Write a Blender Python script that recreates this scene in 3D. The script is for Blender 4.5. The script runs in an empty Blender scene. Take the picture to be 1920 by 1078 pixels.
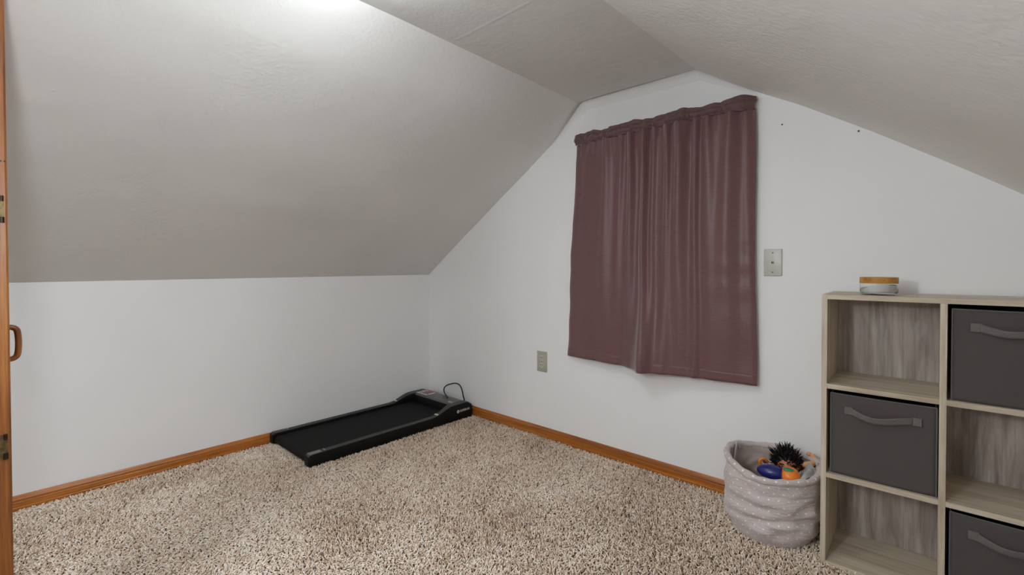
import bpy, bmesh, math, random
import numpy as np
from mathutils import Vector, Matrix, noise as mn

random.seed(7)
S = bpy.context.scene
COL = S.collection
PI = math.pi

# ------------------------------------------------------------------ camera
F_PX, CY_PX = 879.5, 510.28
cam_d = bpy.data.cameras.new('camera')
cam = bpy.data.objects.new('camera', cam_d)
COL.objects.link(cam)
_f = Vector((-0.67656951, 0.73623893, -0.01435047))
_r = Vector((0.73632786, 0.67662342, -0.00142725))
_u = Vector((-0.00865906, 0.01153228, 0.99989601))
M = Matrix(((_r.x, _u.x, -_f.x, 2.8035), (_r.y, _u.y, -_f.y, -2.14062), (_r.z, _u.z, -_f.z, 1.00784), (0, 0, 0, 1)))
cam.matrix_world = M
cam_d.sensor_width = 36
cam_d.lens = F_PX / 1920 * 36
cam_d.shift_y = (CY_PX - 539) / 1920
cam_d.clip_start = 0.02
S.camera = cam

# ------------------------------------------------------------------ view and world
S.view_settings.view_transform = 'Standard'
S.view_settings.look = 'None'
S.view_settings.gamma = 1
S.view_settings.use_curve_mapping = False
S.view_settings.exposure = 0.2
W = bpy.data.worlds.new('world'); S.world = W; W.use_nodes = True
W.node_tree.nodes['Background'].inputs[0].default_value = (0.5, 0.55, 0.6, 1)
W.node_tree.nodes['Background'].inputs[1].default_value = 0.2
LAMP_NEAR, LAMP_FAR, LAMP_MID_FILL = 18.0, 100.0, 42.0       # radiance of the three ceiling domes; the last is added fill

S.cycles.diffuse_bounces = 8
FILL_LAMP = 141.0      # radiance of the added fill globe beside the camera

# ------------------------------------------------------------------ helpers
def lin(r, g, b):
    def c(v):
        v /= 255
        return v / 12.92 if v <= .04045 else ((v + .055) / 1.055) ** 2.4
    return (c(r), c(g), c(b), 1)

class NT:
    def __init__(self, name):
        self.m = bpy.data.materials.new(name); self.m.use_nodes = True
        self.t = self.m.node_tree; self.b = self.t.nodes['Principled BSDF']
        self.tc = None
    def n(self, typ, **kw):
        nd = self.t.nodes.new(typ)
        for k, v in kw.items():
            if k in nd.inputs.keys() if isinstance(k, str) else False: nd.inputs[k].default_value = v
            else: setattr(nd, k, v)
        return nd
    def l(self, a, b): self.t.links.new(a, b)
    def coord(self, scale=(1, 1, 1), loc=(0, 0, 0), out='Object'):
        if not self.tc: self.tc = self.n('ShaderNodeTexCoord')
        mp = self.n('ShaderNodeMapping'); mp.inputs['Scale'].default_value = scale; mp.inputs['Location'].default_value = loc
        self.l(self.tc.outputs[out], mp.inputs['Vector']); return mp.outputs[0]
    def noise(self, vec, scale=5, detail=3, rough=.5, dist=0):
        nd = self.n('ShaderNodeTexNoise'); nd.inputs['Scale'].default_value = scale; nd.inputs['Detail'].default_value = detail
        nd.inputs['Roughness'].default_value = rough; nd.inputs['Distortion'].default_value = dist
        self.l(vec, nd.inputs['Vector']); return nd.outputs['Fac']
    def ramp(self, fac, stops):
        nd = self.n('ShaderNodeValToRGB'); e = nd.color_ramp.elements
        while len(e) < len(stops): e.new(.5)
        for i, (p, c) in enumerate(stops): e[i].position = p; e[i].color = c
        self.l(fac, nd.inputs[0]); return nd.outputs[0]
    def mix(self, fac, a, b, blend='MIX'):
        nd = self.n('ShaderNodeMix', data_type='RGBA', blend_type=blend)
        for sock, v in ((nd.inputs['Factor'], fac), (nd.inputs[6], a), (nd.inputs[7], b)):
            if isinstance(v, (int, float, tuple)): sock.default_value = v
            else: self.l(v, sock)
        return nd.outputs[2]
    def math(self, op, a, b=0, c=0):
        nd = self.n('ShaderNodeMath', operation=op)
        for i, v in enumerate((a, b, c)):
            if isinstance(v, (int, float)): nd.inputs[i].default_value = v
            else: self.l(v, nd.inputs[i])
        return nd.outputs[0]
    def bump(self, h, strength=.3, dist=.001, prev=None):
        nd = self.n('ShaderNodeBump'); nd.inputs['Strength'].default_value = strength; nd.inputs['Distance'].default_value = dist
        self.l(h, nd.inputs['Height'])
        if prev is not None: self.l(prev, nd.inputs['Normal'])
        return nd.outputs[0]
    def base(self, c):
        if isinstance(c, tuple): self.b.inputs['Base Color'].default_value = c
        else: self.l(c, self.b.inputs['Base Color'])
    def set(self, **kw):
        for k, v in kw.items(): self.b.inputs[k.replace('_', ' ')].default_value = v
        return self
    def normal(self, n): self.l(n, self.b.inputs['Normal'])

def plain(name, col, rough=.5, metal=0, spec=.5, coat=0, var=.06, vs=60, bump=0):
    k = NT(name)
    v = k.noise(k.coord(), vs, 4)
    dk = tuple(c * (1 - var * 2) for c in col[:3]) + (1,); br = tuple(min(1, c * (1 + var * 2)) for c in col[:3]) + (1,)
    k.base(k.ramp(v, [(.3, dk), (.7, br)]))
    k.set(Roughness=rough, Metallic=metal); k.b.inputs['Specular IOR Level'].default_value = spec; k.b.inputs['Coat Weight'].default_value = coat
    if bump: k.normal(k.bump(v, bump, .001))
    return k.m

def origin_of(p):
    o = Vector((0, 0, 0))
    while p is not None: o += p.location; p = p.parent
    return o

def mesh_obj(name, verts, faces, mat, parent=None, smooth=False, origin=None, auto=None):
    """verts are in world space; parent may be a (nested) unrotated object"""
    if origin is None: origin = (0, 0, 0)
    base = origin_of(parent) + Vector(origin) if parent else Vector(origin)
    me = bpy.data.meshes.new(name)
    me.from_pydata([tuple(Vector(v) - base) for v in verts], [], faces)
    me.update()
    bm = bmesh.new(); bm.from_mesh(me); bmesh.ops.recalc_face_normals(bm, faces=bm.faces); bm.to_mesh(me); bm.free()
    if smooth:
        for p in me.polygons: p.use_smooth = True
        if auto is not None: me.set_sharp_from_angle(angle=math.radians(auto))
    o = bpy.data.objects.new(name, me); COL.objects.link(o)
    o.parent = parent; o.location = Vector(origin)
    for m in (mat if isinstance(mat, list) else [mat]): me.materials.append(m)
    return o

def thing(name, label, cat, loc, group=None):
    o = bpy.data.objects.new(name, None); COL.objects.link(o); o.location = loc; o.empty_display_size = .05
    return tag(o, label, cat, group)
def tag(o, label=None, cat=None, group=None, kind=None):
    for k, v in (('label', label), ('category', cat), ('group', group), ('kind', kind)):
        if v: o[k] = v
    return o
def struct(o): o['kind'] = 'structure'; return o

class MB:
    """collects shapes into one mesh"""
    def __init__(self): self.v = []; self.f = []
    def add(self, vs, fs):
        n = len(self.v); self.v += [tuple(x) for x in vs]; self.f += [tuple(i + n for i in f) for f in fs]; return self
    def box(self, x0, x1, y0, y1, z0, z1, bev=0, seg=2):
        bm = bmesh.new(); bmesh.ops.create_cube(bm, size=1)
        for v in bm.verts: v.co = Vector(((x0 + x1) / 2 + v.co.x * (x1 - x0), (y0 + y1) / 2 + v.co.y * (y1 - y0), (z0 + z1) / 2 + v.co.z * (z1 - z0)))
        if bev: bmesh.ops.bevel(bm, geom=bm.edges[:], offset=bev, segments=seg, affect='EDGES', profile=.5)
        bm.verts.index_update()
        self.add([v.co.copy() for v in bm.verts], [[v.index for v in f.verts] for f in bm.faces]); bm.free(); return self
    def grid(self, fn, nu, nv, closed_u=False):
        vs = [fn(i / nu, j / nv) for j in range(nv + 1) for i in range(nu + (0 if closed_u else 1))]
        w = nu if closed_u else nu + 1
        fs = [(j * w + i, j * w + (i + 1) % w, (j + 1) * w + (i + 1) % w, (j + 1) * w + i) for j in range(nv) for i in range(nu)]
        return self.add(vs, fs)
    def tube(self, pts, r, seg=10, closed=False, sx=1, cap=True):
        pts = [Vector(p) for p in pts]; n = len(pts); rings = []
        t0 = (pts[1] - pts[0]).normalized(); up = Vector((0, 0, 1)) if abs(t0.z) < .9 else Vector((1, 0, 0))
        nrm = (up - t0 * up.dot(t0)).normalized()
        for i, p in enumerate(pts):
            a = pts[(i - 1) % n] if (closed or i > 0) else p; b = pts[(i + 1) % n] if (closed or i < n - 1) else p
            t = (b - a).normalized(); nrm = (nrm - t * nrm.dot(t)).normalized(); bn = t.cross(nrm)
            rr = r[i] if isinstance(r, (list, tuple)) else r
            rings.append([p + nrm * math.cos(2 * PI * k / seg) * rr + bn * math.sin(2 * PI * k / seg) * rr * sx for k in range(seg)])
        vs = [v for ring in rings for v in ring]; fs = []
        for i in range(n if closed else n - 1):
            a, b = i * seg, ((i + 1) % n) * seg
            fs += [(a + k, a + (k + 1) % seg, b + (k + 1) % seg, b + k) for k in range(seg)]
        if not closed and cap: fs += [tuple(range(seg)), tuple(range((n - 1) * seg, n * seg))]
        return self.add(vs, fs)
    def lathe(self, prof, c, seg=48, axis='z'):
        """prof: (radius, height) list"""
        vs, fs = [], []
        for r, h in prof:
            for k in range(seg):
                a = 2 * PI * k / seg; p = (r * math.cos(a), r * math.sin(a), h)
                if axis == 'y': p = (p[0], -p[2], p[1])
                if axis == 'x': p = (p[2], p[0], p[1])
                vs.append(Vector(c) + Vector(p))
        for i in range(len(prof) - 1):
            fs += [(i * seg + k, i * seg + (k + 1) % seg, (i + 1) * seg + (k + 1) % seg, (i + 1) * seg + k) for k in range(seg)]
        if prof[0][0] > 0: fs.append(tuple(range(seg)))
        if prof[-1][0] > 0: fs.append(tuple(range((len(prof) - 1) * seg, len(prof) * seg)))
        return self.add(vs, fs)
    def extrude(self, prof, p0, p1, ex, ez):
        """profile (a,b) -> a*ex + b*ez, swept from p0 to p1"""
        p0, p1, ex, ez = map(Vector, (p0, p1, ex, ez)); n = len(prof)
        vs = [p + ex * a + ez * b for p in (p0, p1) for a, b in prof]
        fs = [(i, (i + 1) % n, n + (i + 1) % n, n + i) for i in range(n)] + [tuple(range(n)), tuple(range(n, 2 * n))]
        return self.add(vs, fs)
    def ball(self, c, rx, ry=None, rz=None, seg=24, rot=None, fn=None):
        ry = ry or rx; rz = rz or rx; vs, fs = [], []; c = Vector(c); nr = seg // 2
        for j in range(nr + 1):
            for i in range(seg):
                th = PI * j / nr; ph = 2 * PI * i / seg
                d = Vector((math.sin(th) * math.cos(ph) * rx, math.sin(th) * math.sin(ph) * ry, math.cos(th) * rz))
                if fn: d = fn(d)
                if rot: d = rot @ d
                vs.append(c + d)
        fs = [(j * seg + i, j * seg + (i + 1) % seg, (j + 1) * seg + (i + 1) % seg, (j + 1) * seg + i) for j in range(nr) for i in range(seg)]
        return self.add(vs, fs)
    def build(self, name, mat, parent=None, smooth=False, origin=None, auto=35, weld=False):
        o = mesh_obj(name, self.v, self.f, mat, parent, smooth, origin, auto if smooth else None)
        if weld:
            bm = bmesh.new(); bm.from_mesh(o.data); bmesh.ops.remove_doubles(bm, verts=bm.verts, dist=1e-5); bm.to_mesh(o.data); bm.free()
        return o

def smooth_path(P, n=6):
    P = [Vector(p) for p in P]; out = []
    for i in range(len(P) - 1):
        p0, p1, p2, p3 = P[max(i - 1, 0)], P[i], P[i + 1], P[min(i + 2, len(P) - 1)]
        for j in range(n):
            t = j / n
            out.append(.5 * ((2 * p1) + (-p0 + p2) * t + (2 * p0 - 5 * p1 + 4 * p2 - p3) * t * t + (-p0 + 3 * p1 - 3 * p2 + p3) * t ** 3))
    out.append(P[-1]); return out

def sstep(a, b, x):
    t = max(0, min(1, (x - a) / (b - a))); return t * t * (3 - 2 * t)

# ------------------------------------------------------------------ materials
def paint(name, col, peel=.25, pscale=230, mott=.05, ridge=0):
    k = NT(name)
    big = k.noise(k.coord(), 1.6, 3, .5)
    c0 = tuple(c * (1 - mott) for c in col[:3]) + (1,); c1 = tuple(c * (1 + mott) for c in col[:3]) + (1,)
    k.base(k.ramp(big, [(.35, c0), (.65, c1)]))
    k.set(Roughness=.62); k.b.inputs['Specular IOR Level'].default_value = .3
    fine = k.noise(k.coord(), pscale, 3, .55)
    mid = k.noise(k.coord(), 7, 4, .6)
    patch = k.ramp(k.noise(k.coord(loc=(4, 2, 1)), 1.1, 2), [(.42, (.12, .12, .12, 1)), (.62, (1, 1, 1, 1))])
    h = k.math('MULTIPLY', fine, patch)
    n1 = k.bump(h, peel, .005)
    n2 = k.bump(mid, .35 if peel > .15 else .05, .012, n1)
    if ridge:
        spots = k.n('ShaderNodeTexVoronoi'); spots.inputs['Scale'].default_value = 9; k.l(k.coord(), spots.inputs['Vector'])
        dot = k.ramp(spots.outputs['Distance'], [(.0, (1, 1, 1, 1)), (.045, (0, 0, 0, 1))])
        n2 = k.bump(dot, .4, .003, n2)
    k.normal(n2); return k.m
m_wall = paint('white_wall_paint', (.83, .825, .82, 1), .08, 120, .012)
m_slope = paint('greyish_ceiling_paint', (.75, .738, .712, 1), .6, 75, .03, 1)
m_slope_r = paint('greyish_ceiling_paint_rolled_lit', (.80, .788, .76, 1), .95, 60, .03)  # same ceiling paint, rolled; tone raised to stand in for stronger light
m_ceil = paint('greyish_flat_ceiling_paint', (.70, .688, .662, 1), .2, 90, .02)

def wood(name, cA, cB, cC, axis='x', scale=7, stretch=14, rough=.5, knots=0, bump=.15, fine=1.0, coat=0):
    k = NT(name)
    sc = {'x': (1 / stretch, 1, 1), 'y': (1, 1 / stretch, 1), 'z': (1, 1, 1 / stretch)}[axis]
    sc2 = {'x': (1 / 30, 1, 1), 'y': (1, 1 / 30, 1), 'z': (1, 1, 1 / 30)}[axis]
    v = k.coord(sc)
    a = k.noise(v, scale * 3, 5, .6, .6 + knots)
    b = k.noise(k.coord(sc2, (3, 1, 2)), scale * 26, 3, .6)
    col = k.ramp(a, [(.28, cA), (.5, cB), (.72, cC)])
    streak = k.ramp(b, [(.32, tuple(1 - .42 * fine for _ in range(3)) + (1,)), (.55, (1, 1, 1, 1))])
    k.base(k.mix(.75, col, streak, 'MULTIPLY'))
    k.set(Roughness=rough); k.b.inputs['Coat Weight'].default_value = coat; k.b.inputs['Coat Roughness'].default_value = .2
    k.normal(k.bump(b, bump, .0008)); return k.m
OA, OB, OC = lin(128, 68, 14), lin(170, 98, 30), lin(194, 122, 48)
m_oak_y = wood('oak_trim_grain_y', OA, OB, OC, 'y', 9, 18, .32, coat=.3)
m_oak_x = wood('oak_trim_grain_x', OA, OB, OC, 'x', 9, 18, .32, coat=.3)
m_door = wood('fir_door', lin(100, 52, 10), lin(142, 82, 26), lin(178, 116, 50), 'z', 12, 20, .4, coat=.2)
m_pull = wood('stained_pull', lin(120, 66, 26), lin(150, 88, 40), lin(172, 108, 56), 'z', 12, 8, .28, coat=.5)
GA, GB, GC = lin(170, 153, 131), lin(200, 186, 164), lin(222, 211, 194)
m_sh_x = wood('pale_greige_board_x', GA, GB, GC, 'x', 8, 12, .5, fine=.5)
m_sh_y = wood('pale_greige_board_y', GA, GB, GC, 'y', 8, 12, .5, fine=.5)
m_sh_z = wood('pale_greige_board_z', GA, GB, GC, 'z', 8, 12, .5, fine=.5)
m_sh_back = wood('greyed_back_panel', lin(118, 104, 95), lin(166, 154, 146), lin(200, 191, 182), 'z', 5, 9, .55, knots=.5, fine=.8)
m_black = plain('black_plastic', lin(7, 7, 7), .45, spec=.25, bump=.05, var=.1, vs=400)
m_blackb = plain('black_satin_rail', lin(56, 56, 54), .42, bump=.1, var=.1, vs=300)
m_topcov = plain('dark_grey_satin_cover', lin(82, 78, 75), .3, var=.08, vs=200)
m_belt = plain('walking_belt_rubber', lin(22, 21, 20), .75, spec=.2, bump=.3, var=.12, vs=500)
m_greycap = plain('grey_cap', lin(110, 110, 108), .4)
m_mark = plain('pale_marker', lin(210, 215, 180), .4)
m_whitep = plain('white_print', lin(205, 205, 203), .5, var=.02)
m_greyp = plain('grey_print', lin(130, 130, 128), .4)
m_redp = plain('red_print', lin(140, 62, 66), .4)
m_cord = plain('black_cord', lin(10, 10, 10), .45)
m_plate = plain('bone_plastic', lin(190, 188, 178), .35, var=.02)
m_plate_d = plain('ivory_plastic', lin(172, 168, 154), .35, var=.02)
m_darkhole = plain('dark_slot', lin(24, 22, 20), .6)
m_screw = plain('steel', lin(120, 118, 114), .35, .9)
m_brass = plain('aged_brass', lin(98, 82, 48), .45, .6, var=.2, vs=120)
m_bronze = plain('dark_bronze', lin(52, 34, 24), .4, .6)
m_lid = wood('bamboo_lid', lin(160, 104, 34), lin(196, 140, 58), lin(214, 160, 80), 'x', 14, 6, .4)
m_wax = plain('white_wax', lin(238, 238, 236), .45, var=.02)
k = NT('clear_glass'); k.base((1, 1, 1, 1)); k.set(Roughness=.02, IOR=1.45); k.b.inputs['Transmission Weight'].default_value = 1; m_glass = k.m

def fabric(name, col, ws=900, rough=.85, sheen=.3, var=.12, slub=None, slubfac=.5, bump=.3):
    k = NT(name)
    v = k.noise(k.coord(), ws, 2)
    dk = tuple(c * (1 - var) for c in col[:3]) + (1,); br = tuple(c * (1 + var) for c in col[:3]) + (1,)
    c = k.ramp(v, [(.3, dk), (.7, br)])
    h = v
    if slub:
        s = k.noise(k.coord(slub), 60, 4, .7)
        c = k.mix(slubfac, c, k.ramp(s, [(.3, (.45, .45, .45, 1)), (.5, (.95, .95, .95, 1)), (.72, (1.25, 1.25, 1.25, 1))]), 'MULTIPLY')
        h = s
    k.base(c); k.set(Roughness=rough); k.b.inputs['Sheen Weight'].default_value = sheen; k.b.inputs['Sheen Roughness'].default_value = .4
    k.b.inputs['Specular IOR Level'].default_value = .3
    k.normal(k.bump(h, bump, .0006)); return k.m
m_curtain = fabric('plum_brown_slub_fabric', lin(112, 80, 81), 700, .40, .6, .12, (.35, 1, 7), .45, .3)
m_curtain_h = fabric('plum_brown_header_fabric', lin(104, 77, 77), 700, .55, .25, .15, (.35, 1, 7), .45, .35)
m_bin = fabric('charcoal_nonwoven', lin(82, 76, 74), 500, .9, .1, .08, None, 0, .15)
m_bin_e = fabric('charcoal_binding', lin(100, 98, 96), 500, .9, .1, .08, None, 0, .15)
m_strap = fabric('grey_webbing', lin(106, 102, 99), 800, .8, .2, .12, (1, 1, 4), .3, .5)
m_liner = fabric('taupe_lining', lin(178, 163, 157), 400, .85, .2, .08, None, 0, .2)
m_rim = None
def basket_mat():
    k = NT('mauve_grey_star_print')
    v = k.noise(k.coord(), 500, 2)
    c = k.ramp(v, [(.3, lin(188, 174, 172)), (.7, lin(208, 196, 194))])
    uv = k.coord(out='UV'); sp = k.n('ShaderNodeSeparateXYZ'); k.l(uv, sp.inputs[0])
    u, w = sp.outputs[0], sp.outputs[1]
    row = k.math('FLOOR', w); off = k.math('MULTIPLY', k.math('MODULO', row, 2), .5)
    fu = k.math('SUBTRACT', k.math('FRACT', k.math('ADD', u, off)), .5); fw = k.math('SUBTRACT', k.math('FRACT', w), .5)
    d = k.math('SQRT', k.math('ADD', k.math('MULTIPLY', fu, fu), k.math('MULTIPLY', fw, fw)))
    dot = k.math('LESS_THAN', d, .10)
    k.base(k.mix(dot, c, lin(240, 236, 232))); k.set(Roughness=.75); k.b.inputs['Sheen Weight'].default_value = .3
    n0 = k.bump(k.noise(k.coord((.55, .55, 2.2)), 13, 4, .65, 1.2), .9, .014)
    k.normal(k.bump(v, .15, .0005, n0)); return k.m
m_basket = basket_mat()

def carpet_mat():
    k = NT('taupe_carpet_yarn')
    at = k.n('ShaderNodeAttribute'); at.attribute_name = 'tuft'
    c = k.ramp(at.outputs['Fac'], [(0, lin(112, 86, 66)), (.30, lin(206, 180, 156)), (.65, lin(238, 217, 195)), (1, lin(252, 243, 231))])
    k.base(c); k.set(Roughness=.9); k.b.inputs['Sheen Weight'].default_value = .15; k.b.inputs['Specular IOR Level'].default_value = .15
    return k.m
m_pile = carpet_mat()
k = NT('carpet_backing'); v = k.noise(k.coord(), 160, 4, .7)
k.base(k.ramp(v, [(.3, lin(52, 38, 28)), (.7, lin(104, 84, 68))])); k.set(Roughness=.95); k.normal(k.bump(v, .8, .006)); m_floor = k.m

# ------------------------------------------------------------------ room shell
H, YB = 1.877, -6.4
PROF_L = [(0, .94), (1.2, 1.7325)]
PROF_R = [(2.2372, 1.7257), (2.382, 1.639), (2.617, 1.485), (2.916, 1.276), (3.0, 1.215), (3.6, .80)]
def x1(y): return 1.357 + .03 * min(1, -y / 1.2)
def x2(y): return 1.987 - .014 * min(1.5, -y)
def prof_z(x):
    P = [(0, .94), (1.2, 1.7325), (1.357, H), (1.987, H)] + PROF_R
    P[2] = (1.385, H)
    for (a, za), (b, zb) in zip(P, P[1:]):
        if a <= x <= b: return za + (zb - za) * (x - a) / (b - a)
    return P[-1][1]

struct(MB().add([(-.05, YB, 0), (3.65, YB, 0), (3.65, .05, 0), (-.05, .05, 0), (-.05, YB, -.05), (3.65, YB, -.05), (3.65, .05, -.05), (-.05, .05, -.05)],
       [(0, 1, 2, 3), (4, 5, 6, 7), (0, 1, 5, 4), (1, 2, 6, 5), (2, 3, 7, 6), (3, 0, 4, 7)]).build('floor', m_floor))
# knee walls
struct(MB().box(-.1, 0, YB, 0, 0, .94).build('wall_left', m_wall))
struct(MB().box(3.6, 3.7, YB, 0, 0, .80).build('wall_right', m_wall))

# ceiling surfaces: gently uneven plaster
def wob(x, y, z, a=.0035): return a * mn.noise(Vector((x * 1.3, y * 1.1, z * 1.3 + 5))) * 2 + a * .6 * mn.noise(Vector((x * 3.1, y * 2.7, z * 3)))
def slope_left(u, v):
    y = YB + (0 - YB) * v if v < 1 else 0
    d = 1.2 / x1(y)
    z0, z1_, xe = .94, 1.7325, x1(y)
    x = xe * u
    kx = min(1, x / 1.2)
    z = .94 + (1.7325 - .94) * x / 1.2 if x <= 1.2 else 1.7325 + (H - 1.7325) * ((x - 1.2) / (xe - 1.2))
    e = min(1, u * 12, (1 - u) * 12)
    w = wob(x, y, z) * e + .006 * e * math.exp(-((x - .55 - .05 * math.sin(y * 2)) / .05) ** 2) * mn.noise(Vector((y * 1.2, 3, 1)))
    return (x + w * .7, y, z - w)
def remap(fn, ny=140):
    """denser rows near the gable"""
    return lambda u, v: fn(u, 1 - (1 - v) ** 1.7)
o = struct(MB().grid(remap(slope_left), 60, 140).build('ceiling_left_slope', m_slope, smooth=True, auto=60))
def slope_right(u, v):
    y = YB * (1 - v)
    P = [(x2(y), H)] + PROF_R
    s = u * (len(P) - 1); i = min(int(s), len(P) - 2); t = s - i
    x = P[i][0] + (P[i + 1][0] - P[i][0]) * t; z = P[i][1] + (P[i + 1][1] - P[i][1]) * t
    e = min(1, u * 12, (1 - u) * 12); w = wob(x, y, z) * e
    return (x - w * .7, y, z - w)
struct(MB().grid(remap(slope_right), 60, 140).build('ceiling_right_slope', m_slope_r, smooth=True, auto=60))
def flat_c(u, v):
    y = YB * (1 - v); x = x1(y) + (x2(y) - x1(y)) * u
    e = min(1, u * 8, (1 - u) * 8)
    w = wob(x, y, 2, .002) * e
    s = .0011 * math.exp(-((y + .945 + .012 * u) / .004) ** 2) * min(1, u * 8)     # taped joint
    return (x, y, H - w - s)
mb = MB(); rows = [YB * (1 - j / 60) for j in range(0, 45)] + [-1.55 + 1.55 * j / 300 for j in range(301)]
rows = sorted(set(rows)); n = 24
vs = [flat_c(i / n, 1 - y / YB) for y in rows for i in range(n + 1)]
mb.add(vs, [(j * (n + 1) + i, j * (n + 1) + i + 1, (j + 1) * (n + 1) + i + 1, (j + 1) * (n + 1) + i) for j in range(len(rows) - 1) for i in range(n)])
struct(mb.build('ceiling', m_ceil, smooth=True, auto=60))
# outer backing so nothing leaks
gp = [(0, .94), (1.2, 1.7325), (1.385, H + .01), (1.975, H + .01)] + PROF_R
# gable wall, with the wall top following the slopes
def gable(y0, y1, name):
    poly = [(-.05, 0)] + [(-.05, .93)] + [(x, z + .02) for x, z in gp] + [(3.65, .79), (3.65, 0)]
    nn = len(poly)
    vs = [(x, y, z) for y in (y0, y1) for x, z in poly]
    fs = [tuple(range(nn)), tuple(range(nn, 2 * nn))] + [(i, (i + 1) % nn, nn + (i + 1) % nn, nn + i) for i in range(nn)]
    return struct(MB().add(vs, fs).build(name, m_wall))
gable(0, .1, 'wall_gable')
gable(YB - .1, YB, 'wall_back')
# hairline crack on the left slope
cr = []
for t in range(13):
    tt = t / 12; x = 1.325 - .20 * tt; y = -1.0 + .085 * tt + .004 * math.sin(t * 1.7)
    z = (.94 + .6604 * x) if x <= 1.2 else 1.7325 + (H - 1.7325) * ((x - 1.2) / (x1(y) - 1.2))
    cr.append((x, y, z - .0012))
struct(MB().tube(cr, [.0002] + [.0011] * 11 + [.0002], 6).build('trim_2', plain('crack_line', lin(96, 92, 88), .8)))
# plaster cove where the peak of the gable meets the ceiling
def cove(u, v):
    s = u
    P = [(1.13, 0), (1.22, .018), (1.37, .042), (1.50, .045), (1.97, .047), (2.06, .040), (2.16, .024), (2.237, 0)]
    t = s * (len(P) - 1); i = min(int(t), len(P) - 2); t -= i
    x = P[i][0] + (P[i + 1][0] - P[i][0]) * t; c = P[i][1] + (P[i + 1][1] - P[i][1]) * t
    cz = c * .72
    am = math.radians(48); a = v * am
    z = prof_z(x) - .0015
    return (x, -c * (1 - math.sin(a) / math.sin(am)) - .0008, z - cz * (1 - math.cos(a)) / (1 - math.cos(am)))
struct(MB().grid(cove, 84, 8).build('trim_1', m_wall, smooth=True, auto=80))

# baseboards
BP = [(0, 0), (.0125, 0), (.0125, .014), (.0112, .016), (.0112, .036), (.0095, .039), (.0112, .042), (.0112, .047), (.0085, .052), (.006, .058), (.003, .063), (0, .063)]
struct(MB().extrude(BP, (0, YB, 0), (0, 0, 0), (1, 0, 0), (0, 0, 1)).build('baseboard_left', m_oak_y))
struct(MB().extrude(BP, (0.0, 0, 0), (3.6, 0, 0), (0, -1, 0), (0, 0, 1)).build('baseboard_gable', m_oak_x))
struct(MB().extrude(BP, (3.6, YB, 0), (3.6, 0, 0), (-1, 0, 0), (0, 0, 1)).build('baseboard_right', m_oak_y))

# window behind the curtain (only its place; the curtain covers it)
fr = MB()
for b in ((1.40, 1.44, .60, 1.60), (2.12, 2.16, .60, 1.60), (1.44, 2.12, .60, .64), (1.44, 2.12, 1.56, 1.60)):
    fr.box(b[0], b[1], -.012, 0, b[2], b[3], .002)
wn = struct(fr.build('window_1', m_wall, origin=(1.78, 0, .6)))
m_night = plain('night_glass', lin(30, 34, 40), .08)
MB().box(1.44, 2.12, -.005, -.001, .64, 1.56).build('pane', m_night, wn)

# ------------------------------------------------------------------ lamps on the flat ceiling
def lamp(x, y, power, label, r=.15):
    root = thing('ceiling_light', label, 'ceiling light', (x, y, H), 'flush ceiling lights')
    MB().lathe([(r * .95, 0), (r * 1.05, -.004), (r * 1.05, -.02), (r * .98, -.024)], (x, y, H)).build('base_ring', m_screw, root, True)
    e = NT('lamp_glass'); e.base((.9, .9, .88, 1)); e.b.inputs['Emission Color'].default_value = (.93, 1, 1.05, 1); e.b.inputs['Emission Strength'].default_value = power
    MB().lathe([(r * .99, -.024), (r * .99, -.06), (r * .94, -.074), (r * .8, -.083), (r * .4, -.088), (0, -.089)], (x, y, H), 32).build('glass_shade', e.m, root, True)
lamp(1.69, -1.50, LAMP_NEAR, 'round flush ceiling light on the flat ceiling nearest the curtain')
lamp(1.70, -5.0, LAMP_FAR, 'round flush ceiling light at the far end of the flat ceiling')
lamp(1.70, -3.3, LAMP_MID_FILL, 'added round flush fill light in the middle of the flat ceiling')  # added between the other two to fill the room with light

# unseen fill light added beside the camera, built as a globe on a stand
LX, LY, LZ = 2.22, -2.225, 1.16
FL = thing('fill_lamp', 'added fill light built as a slim globe on a stand beside the camera position', 'fill light', (LX, LY, 0))
MB().lathe([(.09, .002), (.09, .014), (.02, .022), (.0, .022)], (LX, LY, 0), 32).build('base', m_screw, FL, True)
MB().tube([(LX, LY, .018), (LX, LY, LZ - .075)], .008, 12).build('pole', m_screw, FL, True)
MB().lathe([(.012, -.08), (.022, -.07), (.022, -.052)], (LX, LY, LZ), 20).build('socket', m_screw, FL, True)
e = NT('globe_glass'); e.base((.9, .9, .9, 1)); e.b.inputs['Emission Color'].default_value = (.93, 1, 1.06, 1); e.b.inputs['Emission Strength'].default_value = FILL_LAMP
MB().ball((LX, LY, LZ), .06, seg=20).build('globe', e.m, FL, True)

# ------------------------------------------------------------------ door leaf seen on its hinge edge
def cam_ray(px, py):
    return _f + (px - 960) / F_PX * _r - (py - CY_PX) / F_PX * _u
CAMP = Vector((2.8035, -2.14062, 1.00784))
E0 = CAMP + cam_ray(16.5, 510) * 1.12
dd = cam_ray(16.5, 510); dd.z = 0; dd.normalize()
dl = .055
dirv = Vector((dd.x * math.cos(-dl) + dd.y * math.sin(-dl), -dd.x * math.sin(-dl) + dd.y * math.cos(-dl), 0))
nrm = Vector((dirv.y, -dirv.x, 0))
if nrm.y < 0: nrm = -nrm                       # toward the room
DW, DT = .30, .035
def dp(a, b, z): return E0 * 1 + dirv * a + nrm * b + Vector((0, 0, z - E0.z))
def dtop(a):
    p = dp(a, 0, 0); return min(1.80, prof_z(p.x) - .03)
mb = MB()
c_ = .004
rows = [(c_, 0), (0, -c_), (0, -DT + c_), (c_, -DT), (DW, -DT), (DW, 0)]
vs = [dp(a, b, .02) for a, b in rows] + [dp(a, b, dtop(a)) for a, b in rows]
nn = len(rows)
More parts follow.
